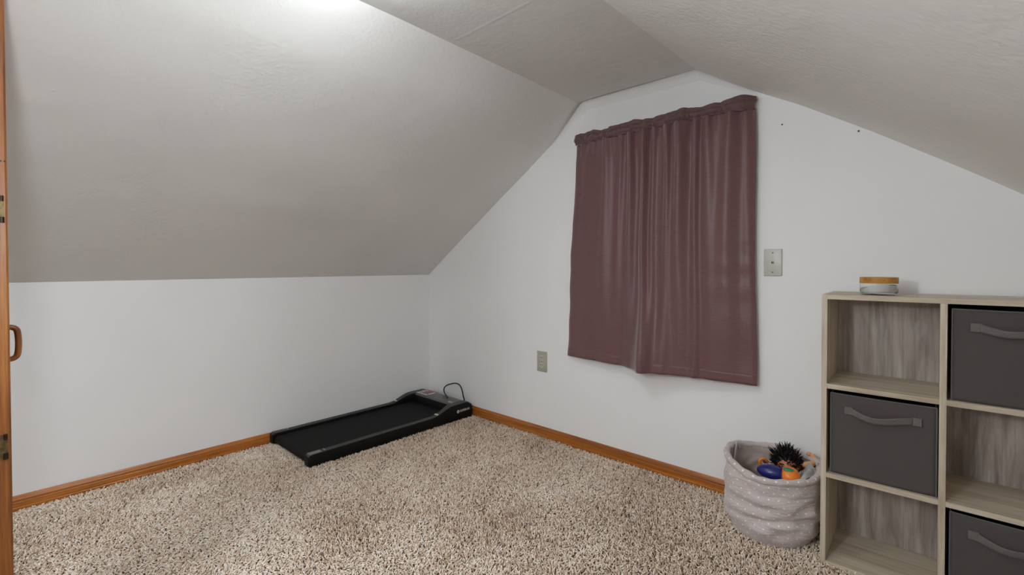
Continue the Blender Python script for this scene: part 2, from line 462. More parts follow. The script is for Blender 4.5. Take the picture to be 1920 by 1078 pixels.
mb.add(vs, [tuple(range(nn)), tuple(range(nn, 2 * nn))] + [(i, (i + 1) % nn, nn + (i + 1) % nn, nn + i) for i in range(nn)])
door = struct(mb.build('door_1', m_door, origin=tuple(dp(DW / 2, -DT / 2, .02))))
# low floor stop pins the leaf to the floor line
def zpx(py, depth): return CAMP.z - (py - CY_PX) / F_PX * depth
for (ya, yb) in ((380, 428), (825, 869)):
    za, zb = zpx(yb, 1.12), zpx(ya, 1.12)
    mb = MB()
    def q(a0, a1, b0, b1, z0, z1, m):
        vs = [dp(a, b, z) for z in (z0, z1) for a, b in ((a0, b0), (a1, b0), (a1, b1), (a0, b1))]
        m.add(vs, [(0, 1, 2, 3), (4, 5, 6, 7), (0, 1, 5, 4), (1, 2, 6, 5), (2, 3, 7, 6), (3, 0, 4, 7)])
    q(-.0025, .001, -.0065, -.032, za, zb, mb)
    hg = mb.build('hinge', m_brass, door)
    mb = MB(); mb.tube([dp(-.003, -.010, za - .002), dp(-.003, -.010, za + .012)], .0045, 12)
    mb.tube([dp(-.003, -.010, zb - .012), dp(-.003, -.010, zb + .001)], .0035, 12)
    mb.build('knuckle', m_bronze, hg, True)
for b in (-.003, -.0095):
    z = zpx(315, 1.12)
    MB().tube([dp(-.0006, b - .001, z), dp(.003, b - .001, z)], .0022, 10).build('screw_hole', m_darkhole, door)
# D-shaped wooden pull
ha = .25
hz0, hz1 = zpx(688, 1.305), zpx(619, 1.305)
pts = []
path = [(0, hz0 + .008), (.012, hz0 + .007), (.022, hz0 + .010), (.028, hz0 + .020), (.030, (hz0 + hz1) / 2), (.028, hz1 - .020), (.022, hz1 - .010), (.012, hz1 - .007), (0, hz1 - .008)]
MB().tube(smooth_path([dp(ha, b, z) for b, z in path], 6), .0072, 16, sx=1.3).build('handle', m_pull, door, True)

# ------------------------------------------------------------------ treadmill
TM = thing('walking_treadmill', 'flat black walking treadmill lying on the carpet along the left wall', 'treadmill', (.26, -.58, 0))
TX0, TX1, RW = .0135, .505, .040
def railh(y):
    h = .071 + .001 * sstep(-1.1, -.6, y)
    h += .041 * sstep(-.36, -.19, y)
    if y > -.085: h -= .030 * ((y + .085) / .055) ** 2
    if y < -1.10: h -= .006 * ((-1.10 - y) / .03) ** 2
    return h
ys = [-1.128, -1.122, -1.11, -1.09] + [-1.06 + .06 * i for i in range(12)] + [-.38 + .0125 * i for i in range(28)] + [-.031]
def rail(side):
    # cross-section walks from outer foot over the top to the inner foot
    vs, secs = [], 0
    for y in ys:
        e = 1 if y < -1.126 or y > -.0315 else 0
        h = railh(y)
        w = RW + .018 * sstep(-.27, -.17, y)
        bot = .004 + .010 * (1 if y < -1.11 else 0)
        inset = .006 * e
        sec = [(0 + inset, bot), (0 + inset * .5, bot + .012), (0 + inset * .4, h - .012), (.003 + inset * .3, h - .004), (.008, h - .0005), (w * .40, h), (w * .42, h - .0015), (w * .58, h - .0015), (w * .60, h), (w - .007, h - .0008), (w - .002, h - .005), (w, h - .012), (w, .02), (w - .005, bot)]
        for a, z in sec:
            x = TX1 - a if side > 0 else TX0 + a
            vs.append((x, y, z))
        secs = len(sec)
    n = len(ys)
    fs = [(i * secs + k, i * secs + (k + 1) % secs, (i + 1) * secs + (k + 1) % secs, (i + 1) * secs + k) for i in range(n - 1) for k in range(secs)]
    fs += [tuple(range(secs)), tuple(range((n - 1) * secs, n * secs))]
    return MB().add(vs, fs)
for side in (1, -1):
    r_ = rail(side).build('side_rail', [m_black, m_blackb], TM, True, auto=30)
    for p in r_.data.polygons:
        if p.normal.z > .6: p.material_index = 1
    xa, xb = (TX1 - RW + .004, TX1 - .004) if side > 0 else (TX0 + .004, TX0 + RW - .004)
    MB().box(xa, xb, -1.118, -1.055, .0665, .0712, .001).build('rail_end_cap', m_greycap if side > 0 else m_blackb, TM)
    MB().box(xa + .004, xb - .004, -1.042, -1.034, .068, .0722, .0005).build('rail_marker', m_greyp, TM)
    yy = -.315
    MB().box(xa + .002, xb - .002, yy - .007, yy + .005, railh(yy) - .003, railh(yy) + .0022, .0005).build('rail_marker', m_mark, TM)
# belt wraps a rounded tail
bx0, bx1 = TX0 + RW + .001, TX1 - RW - .001
prof = [(-1.095 - .022 * math.sin(a), .030 + .022 * math.cos(a)) for a in [PI * i / 10 for i in range(11)]]
prof = [(-.12, .052)] + prof + [(-.12, .008)]
vs = [(x, y, z) for x in (bx0 + .001, bx1 - .001) for y, z in prof]; nn = len(prof)
MB().add(vs, [(i, (i + 1) % nn, nn + (i + 1) % nn, nn + i) for i in range(nn)] + [tuple(range(nn)), tuple(range(nn, 2 * nn))]).build('walking_belt', m_belt, TM, True, auto=30)
# head cover
hc = [(-.188, .040), (-.186, .095), (-.182, .102), (-.172, .107), (-.150, .109), (-.10, .1095), (-.07, .107), (-.048, .100), (-.036, .088), (-.031, .07), (-.031, .01), (-.10, .01), (-.10, .040)]
xs = [TX0 + RW - .012, TX0 + RW + .02, (TX0 + TX1) / 2, TX1 - RW - .02, TX1 - RW + .012]
MB().add([(x, y, z) for x in xs for y, z in hc], [(j * 13 + i, j * 13 + (i + 1) % 13, (j + 1) * 13 + (i + 1) % 13, (j + 1) * 13 + i) for j in range(4) for i in range(13)] + [tuple(range(13)), tuple(range(52, 65))]).build('motor_cover', [m_topcov, m_black], TM, True, auto=30)
for p in bpy.data.objects['motor_cover'].data.polygons:
    if p.normal.y < -.75 or p.normal.y > .5: p.material_index = 1
# labels on the cover
lb = MB().box(.045, .185, -.168, -.062, .1085, .1112, .0006).build('warning_label', m_greyp, TM)
MB().box(.105, .160, -.140, -.075, .111, .1120).build('red_panel', m_redp, lb)
st = MB()
for i, (a, b, c, d) in enumerate(((.050, .098, -.160, -.150), (.052, .095, -.142, -.134), (.110, .178, -.160, -.153), (.163, .182, -.135, -.085), (.055, .09, -.12, -.10), (.055, .098, -.088, -.08))):
    st.box(a, b, c, d, .111, .1119)
st.build('print_line', m_whitep, lb)
MB().box(.400, .455, -.166, -.140, .1085, .1108, .0006).build('rating_label', m_greyp, TM)
MB().box(.408, .440, -.160, -.150, .1105, .1113, .0002).build('rating_label', m_whitep, TM)
# logo on the outer side of the head: white disc and lettering
lx = TX1 + .0006
mb = MB(); mb.lathe([(.0105, 0), (.0105, .0008)], (lx - .0004, -.1555, .064), 32, 'x')
lg = mb.build('logo', m_whitep, TM)
mb = MB(); mb.lathe([(.0042, 0), (.0042, .0004)], (lx + .0005, -.154, .0625), 24, 'x'); mb.build('logo_mark', m_greyp, lg)
def text_obj(body, size, mat, parent, mtx, ext=.0003):
    cu = bpy.data.curves.new('lettering', 'FONT'); cu.body = body; cu.size = size; cu.extrude = ext; cu.offset = size * .02
    t = bpy.data.objects.new('tmp', cu); COL.objects.link(t)
    dg = bpy.context.evaluated_depsgraph_get(); me = bpy.data.meshes.new_from_object(t.evaluated_get(dg))
    bpy.data.objects.remove(t)
    me.transform(mtx); me.transform(Matrix.Translation(-origin_of(parent)))
    me.materials.append(mat); o = bpy.data.objects.new('lettering', me); COL.objects.link(o); o.parent = parent; return o
mt = Matrix(((0, 0, 1, lx + .0002), (1, 0, 0, -.140), (0, 1, 0, .0585), (0, 0, 0, 1)))
text_obj('SUPERUN', .0195, m_whitep, TM, mt)
# power cord loop behind the head
cp = [(.345, -.11, .1145), (.30, -.085, .1145), (.255, -.060, .116), (.233, -.05, .126), (.236, -.05, .150), (.262, -.05, .172), (.305, -.05, .190), (.345, -.05, .201), (.375, -.05, .204), (.400, -.05, .197), (.418, -.05, .178), (.427, -.048, .152), (.424, -.040, .125), (.420, -.028, .10), (.418, -.022, .06), (.415, -.022, .012)]
MB().tube(smooth_path(cp), .0042, 10).build('power_cord', m_cord, TM, True)

# ------------------------------------------------------------------ curtain
CU = thing('curtain', 'short plum-brown rod-pocket curtain covering the window on the gable wall', 'curtain', (1.76, -.03, .5))
ZT, ZP = 1.706, 1.655
def cu_x(s, t):
    xl = 1.334 + (1.2757 - 1.334) * t; xr = 2.2255 + (2.238 - 2.2255) * t
    wl = .004 * math.sin(t * 9) ; wr = .0035 * math.sin(t * 7 + 1)
    return xl + wl + (xr + wr - xl - wl) * s
FOLDS = [(.10, .05, .004, .3), (.24, .030, .010, .9), (.33, .018, .007, -.5), (.395, .020, .015, .3), (.478, .018, .024, .9), (.525, .014, .008, .0), (.60, .020, .013, .2), (.665, .032, .020, .6), (.745, .014, .014, -.2), (.80, .03, .009, .5), (.89, .04, .013, -.6), (.97, .02, .004, 0)]
def cu_y(s, t):
    y = .030 + .033 * (1 - .4 * t) * sstep(0, .22, s) * (1 - sstep(.84 - .14 * t, 1.01, s))
    for c, w, a, g in FOLDS:
        cc = c + .016 * g * (t - .3) * 2 + .004 * math.sin(t * 6 + c * 30)
        ww = w * (.75 + .8 * t)
        y += a * 2.0 * (.85 - .25 * t + .12 * math.sin(t * 5 + c * 20)) * math.exp(-((s - cc) / ww) ** 2)
    # belly at the hem
    b = .85 * sstep(.385, .475, s) * (1 - sstep(.51, .72, s))
    y += .072 * b * sstep(.55, 1, t) ** 1.6
    # soft horizontal buckles along the right edge
    y += .0018 * sstep(.7, 1, s) * math.sin(t * 48 + 2 * math.sin(t * 11)) * sstep(.3, .6, t)
    y += .0025 * (1 - sstep(0, .25, s)) * math.sin(t * 38 + 1) * sstep(.2, .5, t)
    y += .004 * mn.noise(Vector((s * 7, t * 3, 1.7)))
    y -= .006 * (1 - sstep(0, .02, s)) + .004 * sstep(.98, 1, s)
    return y
def cu_zt(s): return ZT + .0045 * math.sin(s * 21) + .003 * math.sin(s * 47 + 1) + .006 * mn.noise(Vector((s * 6, 0, 3)))
def cu_zb(s): return .512 + .002 * math.sin(s * 9) - .003 * s
def panel(u, v):
    t = v
    z = ZP + (cu_zb(u) - ZP) * v
    y = cu_y(u, t)
    g = 1 - sstep(0, .10, v)                       # gathers right under the pocket
    y += g * (.004 * math.sin(u * 120 + 3 * mn.noise(Vector((u * 10, 0, 0)))) + .003 * mn.noise(Vector((u * 45, v * 8, 2))) - .006)
    return (cu_x(u, t), -y, z)
p_ = MB().grid(panel, 300, 150).build('fabric_panel', m_curtain, CU, True, auto=80)
sm = p_.modifiers.new('thick', 'SOLIDIFY'); sm.thickness = .0016; sm.offset = -1
def pocket(u, v):
    # v 0 = top ruffle, 1 = lower seam of the rod pocket
    z = cu_zt(u) + (ZP - .002 - cu_zt(u)) * v
    y = .030 + .030 * sstep(0, .22, u) * (1 - sstep(.90, 1.01, u)) + .011 * math.exp(-((v - .62) / .25) ** 2)
    ph = u * 95 + 5 * mn.noise(Vector((u * 9, 0, 7)))
    y += (.0065 * math.sin(ph) + .004 * math.sin(ph * .43 + 2)) * (.5 + .5 * abs(v - .3)) + .004 * mn.noise(Vector((u * 50, v * 4, 0)))
    for c, w, a, g in FOLDS: y += a * .5 * math.exp(-((u - c) / w) ** 2)
    y -= .004 * math.exp(-((v - .33) / .06) ** 2)
    y -= .010 * sstep(.975, 1, u)
    return (cu_x(u, 0) + .004 * math.sin(v * 5) * (1 if u > .5 else -1) * (abs(u - .5) * 2) ** 8, -y, z)
h_ = MB().grid(pocket, 300, 24).build('rod_pocket', m_curtain_h, CU, True, auto=80)
sm = h_.modifiers.new('thick', 'SOLIDIFY'); sm.thickness = .0016; sm.offset = -1
# hem along the foot
def hem(u, v):
    x, y, z = panel(u, .962 + .040 * v); return (x, y - .0012 - .0006 * (1 - v), z)
hm = MB().grid(hem, 300, 4).build('hem', m_curtain, CU, True, auto=80)
sm = hm.modifiers.new('thick', 'SOLIDIFY'); sm.thickness = .001; sm.offset = -1
# rod
RD = thing('curtain_rod', 'flat white curtain rod inside the top pocket of the plum curtain', 'curtain rod', (1.78, 0, 1.672))
MB().box(1.345, 2.216, -.0245, -.0225, 1.667, 1.677).build('rod', m_whitep, RD)
for x in (1.345, 2.214):
    MB().box(x, x + .002, -.0245, -.001, 1.667, 1.677).build('bracket', m_whitep, RD)

# ------------------------------------------------------------------ wall plates
OU = thing('power_outlet', 'small bone duplex power outlet low on the wall left of the curtain', 'outlet', (1.078, 0, .445))
MB().box(1.042, 1.114, -.007, 0, .386, .505, .0025, 3).build('cover_plate', m_plate_d, OU, True)
for zc in (.4665, .4235):
    rc = MB().lathe([(.0165, 0), (.0165, .0095), (.0155, .0102)], (1.078, 0, zc), 28, 'y').build('receptacle', m_plate, OU, True)
    mb = MB(); mb.box(1.0705, 1.0735, -.0108, -.0095, zc - .002, zc + .007); mb.box(1.0825, 1.085, -.0108, -.0095, zc - .001, zc + .006); mb.box(1.0765, 1.0795, -.0108, -.0095, zc - .0095, zc - .006)
    mb.build('slot', m_darkhole, rc)
MB().lathe([(.003, 0), (.003, .0085), (.001, .009)], (1.078, 0, .445), 16, 'y').build('screw', m_screw, OU, True)
JK = thing('cable_wall_plate', 'blank-looking bone wall plate with a coaxial jack right of the curtain', 'wall plate', (2.2905, 0, 1.019))
MB().box(2.2575, 2.3235, -.007, 0, .9635, 1.0735, .0025, 3).build('cover_plate', m_plate, JK, True)
for zc in (1.0585, .9795):
    MB().lathe([(.0033, 0), (.0033, .0078), (.001, .0085)], (2.2905, 0, zc), 16, 'y').build('screw', m_screw, JK, True)
mb = MB(); mb.lathe([(.0065, 0), (.0065, .009), (.0045, .009), (.0045, .016), (.0030, .016)], (2.2905, 0, 1.0185), 6, 'y')
cx = mb.build('coaxial_jack', m_screw, JK)
MB().lathe([(.0030, .0158), (.0030, .0165)], (2.2905, 0, 1.0185), 12, 'y').build('jack_hole', m_darkhole, cx)
for (x, z), w in (((2.3207, 1.5742), 'tiny dark nail in the wall just right of the curtain top'), ((2.5704, 1.500), 'tiny dark nail in the wall near the sloped ceiling edge')):
    tag(MB().lathe([(.0018, -.004), (.0018, .004), (.003, .004), (.003, .005)], (x, 0, z), 12, 'y').build('nail', m_darkhole, origin=(x, 0, z)), w, 'nail')

# ------------------------------------------------------------------ cube shelf
SX, SY, SYAW, T, CPIT, SD = 2.5054, -.2806, .01155, .016, .298, .262
SH = .91
SR = thing('cube_shelf', 'pale grey-oak cube shelf with six square cells against the gable wall', 'shelf', (SX, SY, 0))
SR.rotation_euler.z = SYAW
SRloc = Vector((SX, SY, 0))
def sh(mb, name, mat, parent=None, smooth=False):
    """mesh given in shelf-local coordinates: x right, y back, z up"""
    me = bpy.data.meshes.new(name); me.from_pydata([tuple(v) for v in mb.v], [], mb.f); me.update()
    bm = bmesh.new(); bm.from_mesh(me); bmesh.ops.recalc_face_normals(bm, faces=bm.faces); bm.to_mesh(me); bm.free()
    if smooth:
        for p in me.polygons: p.use_smooth = True
        me.set_sharp_from_angle(angle=math.radians(35))
    me.materials.append(mat); o = bpy.data.objects.new(name, me); COL.objects.link(o); o.parent = parent; return o
WID = .3013 * 2 + .0094 + .008
XD0, XD1 = .2933, .3093
XR0 = .2933 * 2 + .0015 + .008
sh(MB().box(0, .0155, 0, SD, 0, SH, .0006), 'side_panel', m_sh_z, SR)
sh(MB().box(XR0, XR0 + T, 0, SD, 0, SH, .0006), 'side_panel', m_sh_z, SR)
sh(MB().box(XD0, XD1, .0005, SD - .004, T, SH - T, .0006), 'divider', m_sh_z, SR)
sh(MB().box(.0155, XR0, .0003, SD, SH - T, SH, .0006), 'top', m_sh_x, SR)
sh(MB().box(.0155, XR0, .0003, SD, 0, T, .0006), 'bottom', m_sh_x, SR)
for i in (1, 2):
    for a, b in ((.0155, XD0), (XD1, XR0)):
        sh(MB().box(a, b, .0003, SD - .004, i * CPIT, i * CPIT + T, .0006), 'shelf_board', m_sh_x, SR)
sh(MB().box(.0155, XR0, SD - .004, SD - .0005, T, SH - T), 'back_panel', m_sh_back, SR)

def local_to_world(p): return Matrix.Rotation(SYAW, 3, 'Z') @ Vector(p) + SRloc
def fabric_bin(x0, x1, z0, label, loose, seed):
    rt = thing('storage_bin', label, 'storage bin', local_to_world(((x0 + x1) / 2, .012, z0)), 'charcoal bins in the cube shelf')
    rt.rotation_euler.z = SYAW
    ox, oy, oz = (x0 + x1) / 2, .012, z0
    def bb(mb, name, mat, par=None, smooth=False):
        m2 = MB(); m2.v = [(v[0] - ox, v[1] - oy, v[2] - oz) for v in mb.v]; m2.f = mb.f
        return sh(m2, name, mat, par or rt, smooth)
    y0, y1, z1, w = .013, SD - .012, z0 + .267, .0035
    def front(u, v):
        bow = .0035 * math.sin(PI * u) * math.sin(PI * min(1, v * 1.05)) + .0012 * mn.noise(Vector((u * 4 + seed, v * 4, 0)))
        return (x0 + (x1 - x0) * u, y0 - bow + .004 * (1 - math.sin(PI * (.04 + .92 * u)) ** .3), z0 + .001 + (z1 - z0 - .001) * v - .0015 * math.sin(PI * u))
    mb = MB().grid(front, 24, 24); f_ = bb(mb, 'front_panel', m_bin, None, True)
    s_ = f_.modifiers.new('thick', 'SOLIDIFY'); s_.thickness = .0035; s_.offset = -1 if True else 1
    mb = MB(); mb.box(x0, x0 + w, y0 + .005, y1, z0, z1, .001); mb.box(x1 - w, x1, y0 + .005, y1, z0, z1, .001); mb.box(x0 + w, x1 - w, y1 - w, y1, z0, z1, .001); mb.box(x0 + w, x1 - w, y0 + .006, y1 - w, z0, z0 + w)
    bb(mb, 'body', m_bin)
    # stitched binding round the front edges
    def edge(pts, r=.0022):
        return smooth_path(pts, 3)
    mb = MB()
    mb.tube([front(i / 20, 1) for i in range(21)], .0022, 8); mb.tube([front(0, i / 20) for i in range(21)], .002, 8); mb.tube([front(1, i / 20) for i in range(21)], .002, 8)
    bb(mb, 'edge_binding', m_bin_e, None, True)
    # strap handle: two stitched tabs and a sagging loop
    xa, xb = x0 + .038, x1 - .034; zt = z0 + .217
    for xt in (xa, xb - .023): bb(MB().box(xt, xt + .023, y0 - .0065, y0 - .0025, zt - .012, zt + .012, .0006), 'strap_tab', m_strap)
    def strap(u, v):
        x = xa + .018 + (xb - xa - .038) * u
        s = math.sin(PI * u)
        sag = .012 * s ** 1.3 + .003 * math.sin(2 * PI * u)
        out = .0055 + loose * s ** .8
        tw = .35 * s
        zz = (v - .5) * .0225
        return (x, y0 - out - zz * math.sin(tw) * .9, zt - sag + zz * math.cos(tw) * (.95 + .05 * math.cos(u * 9)))
    mb = MB().grid(strap, 36, 4)
    h = bb(mb, 'strap_handle', m_strap, None, True); s_ = h.modifiers.new('thick', 'SOLIDIFY'); s_.thickness = .0016; s_.offset = 0
    return rt
b1 = (.0255, .289); b2 = (.3196, .583)
fabric_bin(b1[0], b1[1], CPIT + T, 'charcoal fabric bin in the middle cell of the shelf column beside the basket', .026, 1)
fabric_bin(b2[0], b2[1], 2 * CPIT + T, 'charcoal fabric bin in the top cell of the right shelf column', .018, 5)
fabric_bin(b2[0], b2[1], T, 'charcoal fabric bin in the bottom cell of the right shelf column', .020, 9)

# ------------------------------------------------------------------ jar on the shelf
JR = thing('candle_jar', 'squat clear glass jar of white wax with a golden wooden lid on the shelf top', 'jar', (2.6475, -.18, SH))
jc = (2.6475, -.18, SH)
MB().lathe([(.0, .0005), (.042, .0005), (.047, .003), (.0505, .010), (.0505, .037), (.0485, .037), (.0485, .011), (.045, .006), (.0, .005)], jc, 64).build('glass_body', m_glass, JR, True)
def waxf(u, v):
    a = 2 * PI * u
    if v < .5:
        t = v * 2; r = .0445 + .0032 * min(1, t * 4); z = .0062 + t * (.0155 if True else 0)
        top = .020 + .0135 * sstep(-.1, .75, math.cos(a + .85)) + .0015 * math.sin(a * 3)
        z = .0062 + (top - .0062) * t
    else:
        t = (v - .5) * 2; r = .0477 * (1 - t)
        top = .020 + .0135 * sstep(-.1, .75, math.cos(a + .85)) * (1 - t) ** .6 + .0015 * math.sin(a * 3) * (1 - t)
        z = top + .003 * math.sin(t * PI)
        if t >= 1: r = 0; z = .022
    return (jc[0] + r * math.cos(a), jc[1] + r * math.sin(a), jc[2] + z)
MB().grid(waxf, 48, 20, True).build('wax', m_wax, JR, True)
MB().lathe([(.0, .0375), (.0510, .0375), (.0515, .0385), (.0515, .0565), (.0505, .0575), (.0, .0575)], jc, 64).build('lid', m_lid, JR, True)

# ------------------------------------------------------------------ basket
BC = Vector((2.328, -.170, 0))
BK = thing('fabric_toy_basket', 'slouchy mauve-grey quilted fabric basket with white star print between baseboard and cube shelf', 'basket', (BC.x, BC.y, 0))
def rimz(a): return .266 + .006 * math.sin(a * 2 + .6) + .010 * max(0, math.cos(a - 2.6)) + .003 * math.sin(a * 5) - .015 * max(0, math.cos(a + 1.15))
def rimr(a): return .157 + .003 * math.sin(3 * a + 1)
def body(u, v):
    a = 2 * PI * u
    zr = rimz(a) - .008
    if v < .1:
        t = v / .1; r = .128 * t + .001; z = .004
    else:
        t = (v - .1) / .9
        z = .004 + (zr - .004) * t
        r = .128 + .030 * math.sin(min(1, t * 3.2) * PI / 2) + .003 * math.sin(t * PI) + (rimr(a) - .157) * t
        # sagging horizontal folds
        fr = math.sin(PI * t) ** .7
        ph = t * 20 + 2.4 * mn.noise(Vector((math.cos(a) * 1.6, math.sin(a) * 1.6, t * 1.5))) * 2
        r += fr * (.0042 * math.sin(ph) + .014 * mn.noise(Vector((math.cos(a) * 2.2, math.sin(a) * 2.2, t * 6))))
        lowf = math.exp(-((t - (.36 + .10 * math.sin(a + 2.1))) / .05) ** 2)
        r -= .014 * lowf * (.5 + .5 * math.sin(a * 2 + 4))
    return (BC.x + r * math.cos(a), BC.y + r * math.sin(a), z)
b_ = MB().grid(body, 160, 90, True)
ob = b_.build('body', m_basket, BK, True, auto=80)
uvl = ob.data.uv_layers.new(name='UVMap')
for poly in ob.data.polygons:
    us = []
    for li in poly.loop_indices:
        vi = ob.data.loops[li].vertex_index; us.append((li, (vi % 160) / 160, (vi // 160) / 90))
    mx = max(x[1] for x in us)
    for li, uu, vv in us:
        if mx > .9 and uu < .1: uu += 1
        uvl.data[li].uv = (uu * 32, vv * 12)
def liner(u, v):
    a = 2 * PI * u
    if v > .85:
        t = (v - .85) / .15; r = .142 * (1 - t) ; z = .13
    else:
        t = v / .85; z = rimz(a) - .004 - (rimz(a) - .004 - .13) * t
        r = rimr(a) - .010 - .006 * t
        r += .006 * mn.noise(Vector((math.cos(a) * 4, math.sin(a) * 4, z * 30))) + .003 * math.sin(a * 14 + 3 * math.sin(z * 60)) * t
    return (BC.x + r * math.cos(a), BC.y + r * math.sin(a), z)
MB().grid(liner, 140, 50, True).build('lining', m_liner, BK, True, auto=80)
rp = []
for i in range(120):
    a = 2 * PI * i / 120; rp.append((BC.x + (rimr(a) - .002) * math.cos(a), BC.y + (rimr(a) - .002) * math.sin(a), rimz(a)))
rr = [.0118 * (1 + .10 * math.sin(i * .9) + .15 * mn.noise(Vector((i * .25, 0, 0)))) for i in range(120)]
ro = MB().tube(rp, rr, 14, True).build('rim', m_basket, BK, True, auto=80)
uvl = ro.data.uv_layers.new(name='UVMap')
for poly in ro.data.polygons:
    us = [(li, ro.data.loops[li].vertex_index // 14, ro.data.loops[li].vertex_index % 14) for li in poly.loop_indices]
    m1, m2 = max(x[1] for x in us), max(x[2] for x in us)
    for li, i, j in us:
        if m1 > 100 and i < 5: i += 120
        if m2 == 13 and j == 0: j = 14
        uvl.data[li].uv = (i / 120 * 28, j / 14 * 2 + .25)
# strap loop at the left inside of the rim
a0 = 2.78
hp = [(BC.x + (rimr(a) - rr_) * math.cos(a), BC.y + (rimr(a) - rr_) * math.sin(a), z) for a, rr_, z in ((a0 - .10, .013, .262), (a0 - .02, .010, .283), (a0 + .10, .016, .272), (a0 + .22, .020, .248), (a0 + .36, .022, .225))]
MB().tube(smooth_path(hp, 5), .0032, 8, sx=1.8).build('handle', fabric('pale_strap', lin(190, 180, 172)), BK, True)

# ------------------------------------------------------------------ toys in the basket
m_blue = plain('navy_blue_plastic', lin(32, 36, 104), .3)
m_orange = plain('orange_plastic', lin(232, 126, 34), .4, var=.03)
m_green = plain('green_rubber', lin(34, 128, 84), .45)
m_skin = plain('tan_doll_vinyl', lin(184, 116, 78), .5, var=.05)
m_skin2 = plain('pale_tan_vinyl', lin(222, 164, 112), .5, var=.04)
m_brown = fabric('russet_doll_clothes', lin(120, 66, 44), 300, .85, .1, .25)
m_hair = plain('black_doll_hair', lin(14, 10, 9), .5)
m_eye = plain('dark_eye', lin(20, 16, 14), .2)

def toy_px(px, py, z):
    d = cam_ray(px, py); t = (z - CAMP.z) / d.z; return CAMP + d * t
pb = toy_px(1448, 881, .266); po = toy_px(1480, 888, .266)
ax = (po - pb); ax.z = 0; ax.normalize(); rot = Matrix(((ax.x, -ax.y, 0), (ax.y, ax.x, 0), (0, 0, 1)))
TY = thing('toy_rattle', 'navy blue toy with a round orange end and green oval button in the basket', 'toy', (po.x, po.y, .225))
MB().ball(pb - Vector((0, 0, .008)), .050, .030, .026, 32, rot).build('blue_shell', m_blue, TY, True)
pr = pb - Vector((0, 0, .006))
MB().tube([pr + rot @ Vector((.030, .0305 * math.sin(a), .0265 * math.cos(a))) for a in [2 * PI * i / 28 for i in range(28)]], .0022, 8, True).build('collar', m_blue, TY, True)
MB().ball(po - Vector((0, 0, .010)), .035, .035, .034, 32).build('orange_ball', m_orange, TY, True)
tocam = (CAMP - po).normalized(); nb = (tocam * .62 + Vector((-.12, 0, .78))).normalized()
sidev = tocam.cross(Vector((0, 0, 1))).normalized(); upb = sidev.cross(nb).normalized()
R3 = Matrix((sidev, upb, nb)).transposed()
MB().ball(po - Vector((0, 0, .010)) + nb * .034, .0165, .0085, .005, 24, R3).build('green_button', m_green, TY, True)

# small orange ring
pg = toy_px(1431, 868, .245)
RG = thing('toy_ring', 'small orange ring toy behind the navy toy in the basket', 'toy ring', tuple(pg))
MB().tube([pg + Vector((.014 * math.cos(a) * .74, .014 * math.cos(a) * .67, .012 * math.sin(a) + .004)) for a in [2 * PI * i / 28 for i in range(28)]], .0052, 10, True).build('ring', m_orange, RG, True)
MB().ball(pg + Vector((.006, .012, .004)), .010, .010, .009, 20).build('knob', m_blue, RG, True)

# doll with spiky black hair lying on its back
ph = toy_px(1479, 868, .266)
DL = thing('doll', 'tan doll with spiky black hair and raised arm lying in the basket', 'doll', (ph.x + .03, ph.y, .2))
toright = Vector((.7363, .6766, 0))
away = Vector((-.6766, .7363, 0))
hd = ph + Vector((0, 0, -.014)) + away * .012
face = (-away * .85 - toright * .45 + Vector((0, 0, -.12))).normalized()
upv = (toright * .05 + away * .35 + Vector((0, 0, 1))).normalized(); lft = upv.cross(face).normalized(); upv = face.cross(lft)
RH = Matrix((face, lft, upv)).transposed()
def headfn(d):
    f = d.x / .044
    if d.z < 0: d = Vector((d.x * (1 - .12 * -d.z / .046), d.y * (1 - .25 * (-d.z / .046) ** 2), d.z))
    if f > .85 and abs(d.y) < .012 and -.012 < d.z < .006: d = d + Vector((.006 * (1 - abs(d.y) / .012), 0, 0))
    return d
hd_o = MB().ball(hd, .044, .040, .046, 36, RH, headfn).build('head', m_skin, DL, True)
for s in (-1, 1):
    MB().ball(hd + RH @ Vector((.038, s * .015, .004)), .005, .006, .006, 14, RH).build('eye', m_eye, hd_o, True)
    MB().ball(hd + RH @ Vector((-.002, s * .040, -.004)), .008, .005, .011, 14, RH).build('ear', m_skin, hd_o, True)
MB().ball(hd + RH @ Vector((.0415, 0, -.017)), .003, .010, .003, 14, RH).build('mouth', plain('lip', lin(150, 70, 60), .5), hd_o, True)
rnd = random.Random(4)
hair = MB()
hair.ball(hd + RH @ Vector((-.010, 0, .017)), .044, .046, .036, 28, RH)
for i in range(320):
    th = math.acos(1 - rnd.random() * 1.05); pa = rnd.random() * 2 * PI
    d = Vector((math.sin(th) * math.cos(pa) - .15, math.sin(th) * math.sin(pa), math.cos(th))).normalized()
    p = hd + RH @ Vector((d.x * .043 - .006, d.y * .041, d.z * .040 + .010))
    dw = (RH @ d + Vector((rnd.uniform(-.2, .2), rnd.uniform(-.2, .2), rnd.uniform(-.05, .5)))).normalized()
    L = rnd.uniform(.010, .030) * (1.3 if d.z > .5 else .8)
    mid = p + dw * L * .5; tip = p + (dw + Vector((rnd.uniform(-.25, .25), rnd.uniform(-.25, .25), .1))).normalized() * L
    hair.tube([p - dw * .004, mid, tip], [.0030, .0020, .0003], 5)
hair.build('hair', m_hair, DL, True)
